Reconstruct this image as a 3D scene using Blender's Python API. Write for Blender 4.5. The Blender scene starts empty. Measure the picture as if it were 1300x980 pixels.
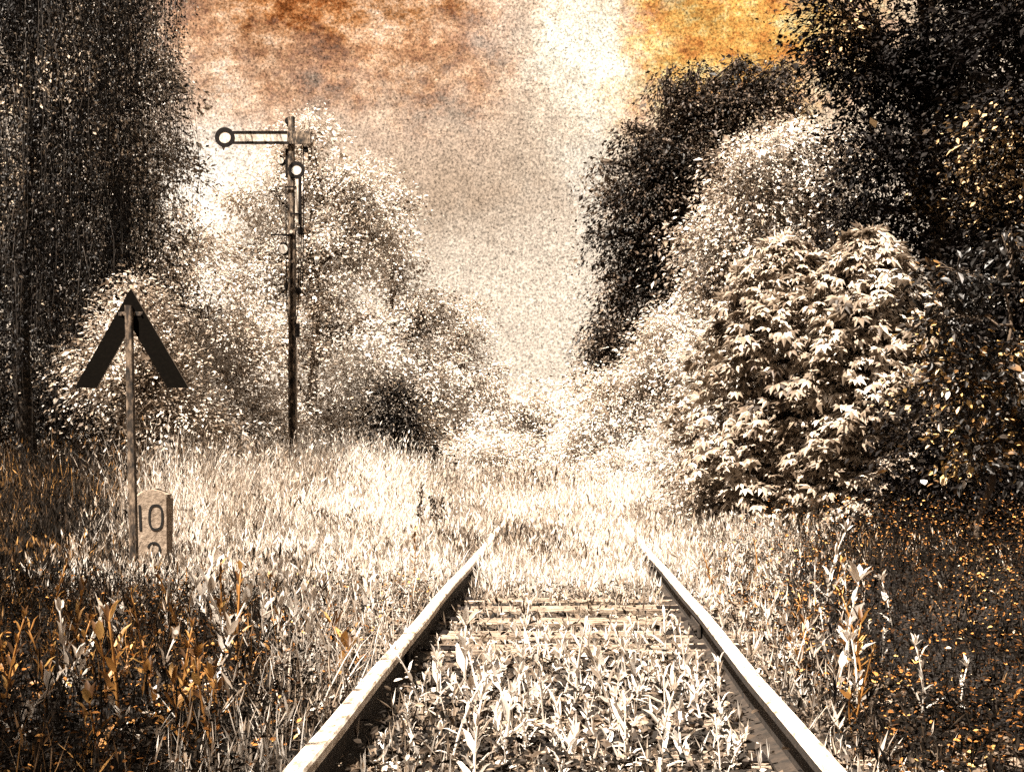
import bpy, math, random
import numpy as np

random.seed(7)
rng = np.random.default_rng(11)
scene = bpy.context.scene
COL = scene.collection
F = 1805.0          # focal length in photo pixels (50 mm on a 36 mm, 1300 px wide sensor)
VX, VY = 716.0, 575.0
ZC = 1.04           # eye height
UP = np.array([0.0, 0.0, 1.0])


def W(px, py, Y):
    return np.array([(px - VX) / F * Y, Y, ZC + (VY - py) / F * Y])


# ------------------------------------------------------------------ mesh builder
class MB:
    def __init__(self):
        self.v = []; self.li = []; self.lt = []; self.mi = []; self.sm = []; self.n = 0

    def add(self, verts, faces, mat=0, smooth=False):
        verts = np.asarray(verts, dtype=np.float64).reshape(-1, 3)
        for f in faces:
            self.li.append(np.array(f, dtype=np.int64) + self.n)
        self.lt.append(np.array([len(f) for f in faces], dtype=np.int64))
        self.mi.append(np.full(len(faces), mat)); self.sm.append(np.full(len(faces), smooth))
        self.v.append(verts); self.n += len(verts)

    def inst(self, T, faces, P, A, N, S, mat=0, smooth=False, widths=None):
        """copies of template T (along, across, normal) at P with axis A, normal N, size S"""
        n = len(P)
        if n == 0:
            return
        A = A / (np.linalg.norm(A, axis=1, keepdims=True) + 1e-9)
        B = np.cross(N, A); B /= (np.linalg.norm(B, axis=1, keepdims=True) + 1e-9)
        N2 = np.cross(A, B)
        S = np.asarray(S).reshape(n, 1, 1)
        Wd = S if widths is None else np.asarray(widths).reshape(n, 1, 1)
        V = (P[:, None, :] + S * T[None, :, 0:1] * A[:, None, :] + Wd * T[None, :, 1:2] * B[:, None, :]
             + S * T[None, :, 2:3] * N2[:, None, :])
        k = len(T)
        off = (np.arange(n) * k)[:, None]
        flat = np.concatenate([np.array(f) for f in faces])
        self.li.append((flat[None, :] + off + self.n).reshape(-1))
        self.lt.append(np.tile(np.array([len(f) for f in faces]), n))
        nf = n * len(faces)
        self.mi.append(np.full(nf, mat)); self.sm.append(np.full(nf, smooth))
        self.v.append(V.reshape(-1, 3)); self.n += n * k

    def tubes(self, P, R, k=5, mat=0, smooth=True):
        """many tubes at once: P (n,m,3) R (n,m)"""
        P = np.asarray(P, dtype=np.float64); R = np.asarray(R, dtype=np.float64)
        n, m, _ = P.shape
        D = np.gradient(P, axis=1)
        D /= (np.linalg.norm(D, axis=2, keepdims=True) + 1e-9)
        ref = np.where(np.abs(D[:, :, 2:3]) > 0.9, np.array([1.0, 0, 0]), UP)
        U = np.cross(ref, D); U /= (np.linalg.norm(U, axis=2, keepdims=True) + 1e-9)
        Vv = np.cross(D, U)
        a = np.linspace(0, 2 * np.pi, k, endpoint=False)
        ring = (U[:, :, None, :] * np.cos(a)[None, None, :, None] + Vv[:, :, None, :] * np.sin(a)[None, None, :, None])
        X = P[:, :, None, :] + ring * R[:, :, None, None]
        i, j = np.meshgrid(np.arange(m - 1), np.arange(k), indexing='ij')
        q = np.stack([i * k + j, i * k + (j + 1) % k, (i + 1) * k + (j + 1) % k, (i + 1) * k + j], -1).reshape(-1, 4)
        Q = (q[None] + (np.arange(n) * m * k)[:, None, None] + self.n).reshape(-1)
        self.li.append(Q); self.lt.append(np.full(len(Q) // 4, 4))
        self.mi.append(np.full(len(Q) // 4, mat)); self.sm.append(np.full(len(Q) // 4, smooth))
        caps = []
        for t in range(n):
            b = t * m * k + self.n
            caps.append(np.arange(k)[::-1] + b); caps.append(np.arange(k) + b + (m - 1) * k)
        self.li += caps; self.lt.append(np.full(len(caps), k))
        self.mi.append(np.full(len(caps), mat)); self.sm.append(np.full(len(caps), False))
        self.v.append(X.reshape(-1, 3)); self.n += n * m * k

    def tube(self, pts, r, k=8, mat=0, smooth=True):
        pts = np.asarray(pts, dtype=float)
        r = np.full(len(pts), r) if np.isscalar(r) else np.asarray(r, dtype=float)
        self.tubes(pts[None], r[None], k, mat, smooth)

    def box(self, c, s, mat=0, bev=0.0, rot=None):
        """box with chamfered edges"""
        hx, hy, hz = s[0] / 2, s[1] / 2, s[2] / 2
        b = min(bev, hx * .6, hy * .6, hz * .6)
        if b <= 0:
            V = [(x, y, z) for z in (-hz, hz) for y in (-hy, hy) for x in (-hx, hx)]
            Fc = [(0, 2, 3, 1), (4, 5, 7, 6), (0, 1, 5, 4), (2, 6, 7, 3), (0, 4, 6, 2), (1, 3, 7, 5)]
        else:
            prof = [(-hx + b, -hy), (hx - b, -hy), (hx, -hy + b), (hx, hy - b), (hx - b, hy), (-hx + b, hy), (-hx, hy - b), (-hx, -hy + b)]
            V = []
            for z, sc in ((-hz, b), (-hz + b, 0), (hz - b, 0), (hz, b)):
                for x, y in prof:
                    V.append((x - math.copysign(min(sc, abs(x)), x), y - math.copysign(min(sc, abs(y)), y), z))
            Fc = [tuple(range(7, -1, -1)), tuple(range(24, 32))]
            for l in range(3):
                for j in range(8):
                    Fc.append((l * 8 + j, l * 8 + (j + 1) % 8, (l + 1) * 8 + (j + 1) % 8, (l + 1) * 8 + j))
        V = np.array(V, dtype=float)
        if rot is not None:
            V = V @ np.array(rot).T
        self.add(V + np.array(c), Fc, mat)

    def prism(self, poly, y0, y1, mat=0, side=None):
        """polygon in the XZ plane given thickness along Y"""
        n = len(poly)
        V = [(x, y0, z) for x, z in poly] + [(x, y1, z) for x, z in poly]
        self.add(V, [tuple(range(n)), tuple(range(2 * n - 1, n - 1, -1))], mat)
        self.add(V, [(i, i + n, (i + 1) % n + n, (i + 1) % n) for i in range(n)], mat if side is None else side)

    def build(self, name, mats, parent=None, loc=None):
        me = bpy.data.meshes.new(name)
        V = np.concatenate(self.v).astype(np.float32)
        LI = np.concatenate(self.li).astype(np.int32); LT = np.concatenate(self.lt).astype(np.int32)
        LS = np.concatenate([[0], np.cumsum(LT)[:-1]]).astype(np.int32)
        me.vertices.add(len(V)); me.vertices.foreach_set('co', V.reshape(-1))
        me.loops.add(len(LI)); me.loops.foreach_set('vertex_index', LI)
        me.polygons.add(len(LT)); me.polygons.foreach_set('loop_start', LS); me.polygons.foreach_set('loop_total', LT)
        me.polygons.foreach_set('material_index', np.concatenate(self.mi).astype(np.int32))
        me.polygons.foreach_set('use_smooth', np.concatenate(self.sm).astype(bool))
        me.update(calc_edges=True); me.validate()
        for m in (mats if isinstance(mats, (list, tuple)) else [mats]):
            me.materials.append(m)
        o = bpy.data.objects.new(name, me); COL.objects.link(o)
        if parent is not None:
            o.parent = parent
        if loc is not None:
            o.location = loc
        return o


def thing(name, label, cat, loc=(0, 0, 0), group=None):
    o = bpy.data.objects.new(name, None); COL.objects.link(o)
    o.location = [float(a) for a in loc]; o.empty_display_size = 0.2
    o['label'] = label; o['category'] = cat
    if group: o['group'] = group
    return o


def kind(o, k, label=None, cat=None):
    o['kind'] = k
    if label: o['label'] = label
    if cat: o['category'] = cat
    return o


def dup(root, loc, rz=0.0, sc=1.0, label=None, tilt=(0, 0)):
    r = root.copy(); COL.objects.link(r)
    r.location = [float(a) for a in loc]; r.rotation_euler = (tilt[0], tilt[1], rz); r.scale = (sc, sc, sc)
    if label: r['label'] = label
    for ch in list(root.children):
        c = ch.copy(); COL.objects.link(c); c.parent = r
    return r


# ------------------------------------------------------------------ materials
def newmat(name):
    m = bpy.data.materials.new(name); m.use_nodes = True
    nt = m.node_tree
    for n in list(nt.nodes): nt.nodes.remove(n)
    out = nt.nodes.new('ShaderNodeOutputMaterial')
    return m, nt, out


def ramp(nt, stops, interp='LINEAR'):
    r = nt.nodes.new('ShaderNodeValToRGB'); cr = r.color_ramp; cr.interpolation = interp
    while len(cr.elements) > 1: cr.elements.remove(cr.elements[-1])
    cr.elements[0].position = stops[0][0]; cr.elements[0].color = (*stops[0][1], 1)
    for p, c in stops[1:]:
        e = cr.elements.new(p); e.color = (*c, 1)
    return r


def leafmat(name, stops, trans=0.3, rough=0.45, spec=0.4, patch=0.9, pscale=0.9):
    """every leaf (mesh island) takes its own tone from the ramp"""
    m, nt, out = newmat(name)
    g = nt.nodes.new('ShaderNodeNewGeometry')
    r = ramp(nt, stops)
    tc = nt.nodes.new('ShaderNodeTexCoord'); nz = nt.nodes.new('ShaderNodeTexNoise')
    nz.inputs['Scale'].default_value = pscale; nz.inputs['Detail'].default_value = 3
    nt.links.new(tc.outputs['Object'], nz.inputs['Vector'])
    a = nt.nodes.new('ShaderNodeMath'); a.operation = 'MULTIPLY_ADD'; a.inputs[1].default_value = 2 * patch; a.inputs[2].default_value = -patch + .12
    nt.links.new(nz.outputs['Fac'], a.inputs[0])
    b = nt.nodes.new('ShaderNodeMath'); b.operation = 'MULTIPLY_ADD'; b.inputs[1].default_value = .76
    nt.links.new(g.outputs['Random Per Island'], b.inputs[0]); nt.links.new(a.outputs[0], b.inputs[2])
    nt.links.new(b.outputs[0], r.inputs[0])
    p = nt.nodes.new('ShaderNodeBsdfPrincipled')
    p.inputs['Roughness'].default_value = rough
    p.inputs['Specular IOR Level'].default_value = spec
    nt.links.new(r.outputs[0], p.inputs['Base Color'])
    t = nt.nodes.new('ShaderNodeBsdfTranslucent'); nt.links.new(r.outputs[0], t.inputs['Color'])
    mx = nt.nodes.new('ShaderNodeMixShader'); mx.inputs[0].default_value = trans
    nt.links.new(p.outputs[0], mx.inputs[1]); nt.links.new(t.outputs[0], mx.inputs[2])
    nt.links.new(mx.outputs[0], out.inputs[0])
    return m


def solid(name, stops, scale=8.0, rough=0.8, bump=0.3, stretch=(1, 1, 1), detail=6.0, metallic=0.0, bumpd=0.01, spec=0.3):
    m, nt, out = newmat(name)
    tc = nt.nodes.new('ShaderNodeTexCoord'); mp = nt.nodes.new('ShaderNodeMapping'); mp.inputs['Scale'].default_value = stretch
    nz = nt.nodes.new('ShaderNodeTexNoise'); nz.inputs['Scale'].default_value = scale; nz.inputs['Detail'].default_value = detail
    nz.inputs['Roughness'].default_value = 0.7
    nt.links.new(tc.outputs['Object'], mp.inputs[0]); nt.links.new(mp.outputs[0], nz.inputs['Vector'])
    r = ramp(nt, stops); nt.links.new(nz.outputs['Fac'], r.inputs[0])
    p = nt.nodes.new('ShaderNodeBsdfPrincipled'); p.inputs['Roughness'].default_value = rough; p.inputs['Specular IOR Level'].default_value = spec; p.inputs['Metallic'].default_value = metallic
    nt.links.new(r.outputs[0], p.inputs['Base Color'])
    b = nt.nodes.new('ShaderNodeBump'); b.inputs['Strength'].default_value = bump; b.inputs['Distance'].default_value = bumpd
    nt.links.new(nz.outputs['Fac'], b.inputs['Height']); nt.links.new(b.outputs[0], p.inputs['Normal'])
    nt.links.new(p.outputs[0], out.inputs[0])
    return m


BLK = (.006, .005, .004); DK = (.035, .025, .018); BR = (.12, .085, .058); TAN = (.34, .26, .19); PAL = (.62, .53, .44); WHT = (.86, .80, .73)
ORA = (.62, .26, .07); YEL = (.78, .52, .2)
M = dict(
    birch=leafmat('shade_dark_birch_leaf', [(0, (.003, .002, .002)), (.6, (.008, .006, .005)), (.8, (.025, .018, .013)), (.92, BR), (1, (.5, .4, .3))], .15, .5, .2, 1.0, .7),  # darkness at the edge of the view put into the leaf colour
    birch2=leafmat('lighter_birch_leaf', [(0, BLK), (.28, DK), (.45, BR), (.65, TAN), (.85, WHT)], .25),
    dark=leafmat('shade_dark_leaf', [(0, (.003, .002, .002)), (.6, (.009, .007, .005)), (.8, (.03, .021, .015)), (.93, BR), (1, (.5, .38, .26))], .1, .6, .10, 1.1, .5),  # shade of the side tree masses put into the leaf colour
    black=leafmat('shade_black_leaf', [(0, (.003, .002, .002)), (.82, (.007, .005, .004)), (.93, (.02, .014, .01)), (.985, BR), (1, (.5, .34, .18))], .08, .6, .08, 1.1, .45),  # deep shade of the right-hand trees put into the leaf colour
    brown=leafmat('brown_leaf', [(0, DK), (.3, BR), (.6, TAN), (1, PAL)], .3),
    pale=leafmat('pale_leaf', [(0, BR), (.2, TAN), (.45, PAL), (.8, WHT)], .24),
    pale2=leafmat('mottled_pale_leaf', [(0, DK), (.2, BR), (.36, TAN), (.55, PAL), (.8, WHT)], .22),
    mid=leafmat('mid_leaf', [(0, DK), (.25, BR), (.5, TAN), (.72, PAL), (.95, WHT)], .3),
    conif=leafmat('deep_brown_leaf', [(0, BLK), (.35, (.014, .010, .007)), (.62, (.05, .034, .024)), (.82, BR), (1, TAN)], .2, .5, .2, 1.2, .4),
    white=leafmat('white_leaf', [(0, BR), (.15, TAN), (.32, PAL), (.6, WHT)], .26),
    maple=leafmat('maple_leaf', [(0, DK), (.22, BR), (.45, (.26, .2, .145)), (.68, (.44, .36, .28)), (.86, PAL), (.98, WHT)], .25, .5, .3, .7, 1.3),
    gold=leafmat('gold_leaf', [(0, BLK), (.5, (.012, .009, .007)), (.68, DK), (.8, (.22, .11, .035)), (.9, YEL), (1, WHT)], .2),
    weed=leafmat('weed_leaf', [(0, TAN), (.25, PAL), (.6, WHT)], .3),
    weedo=leafmat('ochre_weed_leaf', [(0, DK), (.3, (.16, .07, .02)), (.5, (.42, .20, .055)), (.72, (.62, .36, .12)), (.88, YEL), (1, WHT)], .3),
    grass=leafmat('meadow_grass_blade', [(0, DK), (.15, BR), (.32, TAN), (.52, PAL), (.75, WHT)], .35, .6, .2, 1.3, .6),
    shade_grass=leafmat('shade_painted_grass_blade', [(0, (.004, .003, .002)), (.5, (.014, .010, .007)), (.72, DK), (.84, (.16, .085, .035)), (.93, (.5, .26, .08)), (1, PAL)], .2, .7, .1),  # dark copy of the grass, shade put into the blade colour
    deep_shade_grass=leafmat('deep_shade_painted_grass_blade', [(0, (.003, .002, .002)), (.6, (.008, .006, .004)), (.82, DK), (.92, BR), (.97, (.5, .26, .08)), (1, PAL)], .15, .7, .08),  # darker copy still, deep shade put into the blade colour
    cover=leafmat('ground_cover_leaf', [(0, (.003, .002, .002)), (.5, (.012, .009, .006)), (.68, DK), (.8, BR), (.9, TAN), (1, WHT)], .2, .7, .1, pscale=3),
    shade_cover=leafmat('shade_painted_undergrowth_leaf', [(0, (.003, .002, .002)), (.68, (.007, .005, .003)), (.79, (.06, .028, .012)), (.87, ORA), (.93, YEL), (.98, WHT)], .2, .7, .06, patch=.3, pscale=2),  # corner shade put into the leaf colour, apart from the orange leaves
    twig=solid('dark_twig', [(.3, BLK), (.7, DK)], 9, .9, .0),
    bark=solid('bark', [(.3, DK), (.6, BR), (.8, TAN)], 6, .9, .8, (4, 4, 1)),
    birchbark=solid('birch_bark', [(.4, BLK), (.55, DK), (.75, TAN)], 4, .9, .5, (2, 2, 6)),
    soil=solid('soil', [(.3, (.003, .002, .002)), (.55, (.010, .007, .005)), (.8, DK)], 3.0, .95, .8, bumpd=.05),
    ballast=solid('ballast_soil', [(.3, BLK), (.58, (.02, .014, .01)), (.8, DK)], 14.0, .95, 1.0, bumpd=.04),
    stone=solid('weathered_stone', [(.3, (.07, .05, .035)), (.45, (.20, .15, .11)), (.6, (.32, .25, .19)), (.78, (.42, .35, .28))], 16, .95, .9, detail=10, bumpd=.02),
    peb=leafmat('ballast_stone', [(0, BLK), (.5, DK), (.8, BR), (.93, TAN), (1, PAL)], 0.0, .8, .3),
    wood=solid('weathered_sleeper_wood', [(.36, DK), (.46, BR), (.54, TAN), (.64, PAL)], 6, .9, 1.0, (1, 14, 14), bumpd=.02),
    railtop=solid('worn_rail_head', [(.34, BR), (.42, TAN), (.52, PAL), (.75, WHT)], 24, .7, .4, (1, .35, 1), detail=10),
    railside=solid('rusty_rail_side', [(.3, BLK), (.6, DK), (.85, (.09, .05, .03))], 18, .9, .5),
    iron=solid('dark_iron', [(.3, (.004, .003, .003)), (.7, (.014, .010, .008))], 20, .8, .3, spec=.12),
    mast=solid('rusty_mast_paint', [(.36, BLK), (.46, DK), (.53, BR), (.64, TAN)], 7, .8, .4, (3, 3, 1.0)),
    enamel=solid('faded_white_enamel', [(.3, TAN), (.5, PAL), (.7, WHT)], 18, .6, .1),
    glass=solid('lamp_lens', [(.3, PAL), (.7, WHT)], 10, .2, .0),
    post=solid('grey_post', [(.36, BLK), (.47, DK), (.56, BR), (.72, TAN)], 20, .9, .6, (1, 1, .4)),
    board=solid('blackened_sign_board', [(.3, (.002, .0015, .001)), (.62, (.004, .003, .002)), (.8, (.012, .008, .005)), (.9, DK)], 30, .95, .3, spec=.04),
    edge=solid('bare_board_edge', [(.3, DK), (.7, BR)], 30, .6, .1),
    ink=solid('black_lettering', [(.3, BLK), (.7, BLK)], 10, .9, .0),
)

# ------------------------------------------------------------------ leaf templates
T_OVAL = (np.array([[0, 0, 0], [.45, .28, .06], [1, 0, -.05], [.45, -.28, .06]]), [(0, 1, 2, 3)])
T_LEAF = (np.array([[0, 0, 0], [.3, .25, .05], [.7, .2, .02], [1, 0, -.12], [.7, -.2, .02], [.3, -.25, .05]]), [(0, 1, 2, 3), (0, 3, 4, 5)])


def palmate(nl=5, spread=1.15):
    V = []; Fc = []
    for i in range(nl):
        a = (i - (nl - 1) / 2) * spread * 2 / (nl - 1)
        L = 1.0 - .22 * abs(a)
        d = np.array([math.cos(a), math.sin(a)]); p = np.array([-d[1], d[0]])
        b = len(V)
        for (t, w, z) in ((.05, 0, 0), (.5, .17, -.02), (.5, 0, .05), (.5, -.17, -.02), (1, 0, -.3)):
            xy = d * t * L + p * w
            V.append((xy[0], xy[1], z * L))
        Fc += [(b, b + 1, b + 2), (b, b + 2, b + 3), (b + 1, b + 4, b + 2), (b + 2, b + 4, b + 3)]
    return np.array(V), Fc


T_PALM = palmate()


def runit(n):
    v = rng.normal(size=(n, 3)); return v / np.linalg.norm(v, axis=1, keepdims=True)


def bent(p0, p1, m, sag=0.1, jit=0.03):
    t = np.linspace(0, 1, m)[:, None]
    P = p0 + (p1 - p0) * t
    L = np.linalg.norm(p1 - p0)
    P[1:-1] += rng.normal(size=(m - 2, 3)) * L * jit
    P[:, 2] += np.sin(t[:, 0] * np.pi) * L * sag
    return P


def tree(name, label, cat, base_px, Y, blobs, nl, ls, mat, tmpl=T_OVAL, tr=0.14, per=24, spray=0.36, flat=0.4,
         bark='bark', group=None, upn=1.0, droop=0.25, top_py=None, basez=0.0, shell=0.35, world=()):
    """blobs: (px, py, rx, ry[, dy]) - crown lobes, sized at the tree's own distance"""
    bx = (base_px - VX) / F * Y
    root = thing(name, label, cat, (bx, Y, basez), group)
    org = np.array([bx, Y, basez])
    s = Y / F
    C = []; Rr = []
    for b in world:
        C.append(np.array(b[:3], float)); Rr.append((b[3], b[3], b[4]))
    for b in blobs:
        dy = b[4] if len(b) > 4 else 0.0
        c = W(b[0], b[1], Y); c[1] += dy
        C.append(c); Rr.append((b[2] * s, max(.35, (b[2] * .5 + b[3] * .4) * s), b[3] * s))
    C = np.array(C); Rr = np.array(Rr)
    area = Rr[:, 0] * Rr[:, 2]; frac = area / area.sum()
    m = MB(); wood = MB()
    ctop = C[np.argmax(C[:, 2])] if top_py is None else W(base_px, top_py, Y)
    tp = np.array([bx, Y, basez - .1])
    trunk = bent(tp, ctop, 9, 0.0, .012)
    wood.tube(trunk, np.linspace(tr, tr * .18, 9), 8)
    for k in range(len(C)):
        n = max(40, int(nl * 1.9 * frac[k])); nc = max(6, n // per)
        # the lobe is broken into boughs: a loose core and smaller tufts round its outside
        nq = 11
        sd = runit(nq); sd[:, 2] = sd[:, 2] * .9 + .12
        sr = rng.uniform(.20, .44, nq)
        pick = rng.integers(0, nq, nc); core = rng.random(nc) < .2
        d = runit(nc)
        r = rng.random(nc) ** shell
        lump = 1 + .24 * np.sin(d[:, 0] * 5 + k) * np.cos(d[:, 2] * 6 + k * 2) + .17 * np.sin(d[:, 1] * 9 + d[:, 2] * 11 + d[:, 0] * 7)
        P = np.where(core[:, None], C[k] + d * Rr[k] * (r * .72)[:, None],
                     C[k] + (sd[pick] * .80 + d * (sr[pick] * r * lump)[:, None] * np.array([1, 1, .8])) * Rr[k])
        gz = basez + .1
        P[:, 2] = np.maximum(P[:, 2], gz + rng.random(nc) * .4)
        # limb to the lobe
        i0 = np.argmin(np.abs(trunk[:, 2] - (C[k][2] - Rr[k][2] * .8)))
        i0 = min(max(i0, 1), 7)
        limb = bent(trunk[i0], C[k], 6, .06)
        lr = max(.012, tr * .38)
        wood.tube(limb, np.linspace(lr, lr * .4, 6), 6)
        nb = min(nc, 26)
        a0 = limb[rng.integers(2, 6, nb)]
        t = np.linspace(0, 1, 4)[None, :, None]
        br = a0[:, None, :] * (1 - t) + P[:nb, None, :] * t
        br[:, 1:3, 2] += .06 * Rr[k][2]
        wood.tubes(br, np.tile(np.linspace(lr * .34, .004, 4), (nb, 1)), 4)
        # leaves of each spray
        out = P - C[k] + d * .3 * Rr[k]; out /= np.linalg.norm(out, axis=1, keepdims=True)
        csz = spray * (.6 + .8 * rng.random(nc))
        idx = np.repeat(np.arange(nc), per)
        off = rng.normal(size=(len(idx), 3)) * csz[idx][:, None]
        off[:, 2] *= flat
        rad = np.linalg.norm(off[:, :2], axis=1)
        off[:, 2] -= droop * rad * rad / (csz[idx] + 1e-6)
        lp = P[idx] + off
        A = off * np.array([1, 1, .3]) / (rad[:, None] + 1e-6) * .8 + out[idx] * .4 + rng.normal(size=(len(idx), 3)) * .45
        A[:, 2] -= droop
        N = UP * upn + out[idx] * .45 + rng.normal(size=(len(idx), 3)) * .45
        S = ls * .68 * np.exp(rng.normal(size=len(idx)) * .36)
        ok = lp[:, 2] > basez + .03
        m.inst(tmpl[0], tmpl[1], lp[ok], A[ok], N[ok], S[ok])
    o = wood.build('trunk', M[bark], root); o.location = -org
    o = m.build('crown', M[mat] if isinstance(mat, str) else mat, root); o.location = -org
    return root


# ------------------------------------------------------------------ ground
def rise(x, y):
    l = np.clip((-x - 2.0) / 4.0, 0, 1); l = l * l * (3 - 2 * l)
    r = np.clip((x - 2.0) / 3.5, 0, 1); r = r * r * (3 - 2 * r)
    near = np.clip((y - 12) / 10, 0, 1)
    c = 1 - np.clip((np.abs(x) - 1.5) / .6, 0, 1)
    return -.07 * c + l * (.02 + .10 * near) + r * .03 + .025 * np.sin(x * 1.7 + y * .6) * np.cos(y * 1.1) * np.clip(np.abs(x) - 1.4, 0, 1)


xs = np.concatenate([[-600, -300, -150, -80, -50], np.linspace(-35, 35, 141), [50, 80, 150, 300, 600]])
ys = np.concatenate([[-300, -100, -40, -15, -5], np.linspace(0, 60, 121), [70, 90, 130, 200, 400, 900]])
GX, GY = np.meshgrid(xs, ys, indexing='ij')
GZ = rise(GX, GY)
g = MB()
nx, ny = len(xs), len(ys)
V = np.stack([GX, GY, GZ], -1).reshape(-1, 3)
ii, jj = np.meshgrid(np.arange(nx - 1), np.arange(ny - 1), indexing='ij')
q = np.stack([ii * ny + jj, (ii + 1) * ny + jj, (ii + 1) * ny + jj + 1, ii * ny + jj + 1], -1).reshape(-1, 4)
g.add(V, [tuple(a) for a in q], 0, True)
kind(g.build('ground', M['soil']), 'structure')
# track bed: a low flat-topped bank of old ballast
tb = MB()
yy = np.linspace(-4, 60, 129)
prof = [(-1.75, -.05), (-1.35, -.008), (1.35, -.008), (1.75, -.05)]
V = np.array([(x, y, z + (.012 * math.sin(y * 3.1 + x) if abs(x) < 1.5 else 0)) for y in yy for x, z in prof])
tb.add(V, [(i * 4 + j, i * 4 + j + 1, (i + 1) * 4 + j + 1, (i + 1) * 4 + j) for i in range(len(yy) - 1) for j in range(3)])
kind(tb.build('track_bed', M['ballast']), 'structure')

# ballast stones
n = 9000
px_ = rng.uniform(-1.6, 1.6, n); py_ = 3.2 + 11 * rng.random(n) ** 1.4
sz = rng.uniform(.012, .034, n)
T_ST = (np.array([[1, 0, 0], [-.1, .8, .1], [-1, .1, 0], [0, -.9, .1], [.1, .1, .75], [0, 0, -.7]]),
        [(0, 1, 4), (1, 2, 4), (2, 3, 4), (3, 0, 4), (1, 0, 5), (2, 1, 5), (3, 2, 5), (0, 3, 5)])
b = MB(); b.inst(*T_ST, np.stack([px_, py_, .0 + sz * .3], 1), runit(n) * np.array([1, 1, .4]), UP + runit(n) * .5, sz)
kind(b.build('ballast', M['peb']), 'stuff', 'loose ballast stones lying between and beside the rails', 'gravel')

# ------------------------------------------------------------------ track
track = thing('railway_track', 'overgrown railway track with two worn rails on timber sleepers', 'railway track', (0, 4, 0))
RAIL = [(-.062, 0), (.062, 0), (.062, .011), (.009, .028), (.009, .112), (.033, .122), (.033, .150), (.027, .158), (-.027, .158),
        (-.033, .150), (-.033, .122), (-.009, .112), (-.009, .028), (-.062, .011)]
RZ = .008
yy = np.linspace(-3.5, 56, 60)
for sx, lb in ((-1, 'left running rail, pale worn head and dark rusty web'), (1, 'right running rail, pale worn head and dark rusty web')):
    r = MB(); k = len(RAIL)
    V = []
    for y in yy:
        wob = .006 * math.sin(y * .7 + sx) + .004 * math.sin(y * 1.9)
        for x, z in RAIL:
            V.append((sx * .7535 + x + wob, y, RZ + z + .004 * math.sin(y * .9 + sx)))
    fa = []; fb = []
    for i in range(len(yy) - 1):
        for j in range(k):
            f = (i * k + j, i * k + (j + 1) % k, (i + 1) * k + (j + 1) % k, (i + 1) * k + j)
            (fa if j in (5, 6, 7, 8, 9 - 1) else fb).append(f)
    r.add(V, fa, 0); 
    r.add(V, fb, 1)
    r.add([V[j] for j in range(k)], [tuple(range(k))[::-1]], 1)
    o = r.build('rail', [M['railtop'], M['railside']], track, (0, -4, 0)); o['label'] = lb
for sx in (-1, 1):
    for Yj in ((6.9, 14.9) if sx < 0 else (7.9, 15.9)):
        for side in (-1, 1):
            p = MB(); p.box((sx * .7535 + side * .021, Yj - 4, RZ + .070), (.016, .46, .075), bev=.004)
            fo = p.build('fishplate', M['railside'], track)
            for q_ in (-.16, -.06, .06, .16):
                p = MB(); c0 = sx * .7535 + side * .028
                p.tube([(c0, Yj - 4 + q_, RZ + .07), (c0 + side * .022, Yj - 4 + q_, RZ + .07)], .014, 6); p.build('bolt', M['railside'], fo)
for i in range(62):
    y = 2.4 + i * .62 + random.uniform(-.03, .03)
    s = MB()
    Ls = 2.45 + random.uniform(-.06, .06)
    s.box((0, 0, 0), (Ls, .25, .13), bev=.012)
    V = s.v[0]; V += rng.normal(size=V.shape) * .004
    so = s.build('sleeper', M['wood'], track, (random.uniform(-.05, .05), y - 4, (-.036 if 7.2 < y < 10.2 else -.072) + random.uniform(-.002, .004)))
    so.rotation_euler = (0, random.uniform(-.005, .005), random.uniform(-.02, .02))
    if y < 22:
        for sx in (-1, 1):
            p = MB()
            p.box((sx * .7535, 0, .069), (.30, .14, .010), bev=.003)
            p.build('base_plate', M['iron'], so)

# ------------------------------------------------------------------ chevron sign
Ys = 12.8; sc_ = Ys / F
bx = (171 - VX) * sc_
sign = thing('chevron_sign', 'black upward chevron sign on a leaning post in the left meadow', 'railway sign', (bx, Ys, 0))


def L(px, py, X0, Y, z0=0.0):
    w = W(px, py, Y); return (w[0] - X0, w[2] - z0)


m = MB()
top = L(163.5, 388, bx, Ys)
for (pa, ra) in (((0, -.15), .036), ):
    P0 = np.array([0, 0, -.2]); P1 = np.array([top[0], 0, top[1]])
    w0, d0 = .036, .03
    V = []
    for t in np.linspace(0, 1, 10):
        c = P0 + (P1 - P0) * t
        ww = w0 * (1 - .12 * t) + random.uniform(-.001, .001)
        bv = .008
        for x, y in ((-ww + bv, -d0), (ww - bv, -d0), (ww, -d0 + bv), (ww, d0 - bv), (ww - bv, d0), (-ww + bv, d0), (-ww, d0 - bv), (-ww, -d0 + bv)):
            V.append((c[0] + x, y, c[2]))
    fc = [tuple(range(7, -1, -1)), tuple(range(72, 80))]
    for l in range(9):
        for j in range(8): fc.append((l * 8 + j, l * 8 + (j + 1) % 8, (l + 1) * 8 + (j + 1) % 8, (l + 1) * 8 + j))
    m.add(V, fc)
m.build('post', M['post'], sign)
m = MB()
poly_px = [(164.5, 365.5), (93, 492), (121, 492), (164.5, 413), (211, 492), (238, 492)]
m.prism([L(a, b, bx, Ys) for a, b in poly_px], .034, .062, 0, 1)
m.build('chevron_board', [M['board'], M['edge']], sign)
m = MB()
a = L(149, 398, bx, Ys); c = L(180, 398, bx, Ys)
m.box(((a[0] + c[0]) / 2, .0315, a[1]), (c[0] - a[0], .005, .035), bev=.001)
for q_ in (a, c): m.tube([(q_[0] * .8 + .0, .02, q_[1]), (q_[0] * .8, .03, q_[1])], .009, 6)
m.build('bracket', M['mast'], sign)

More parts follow.
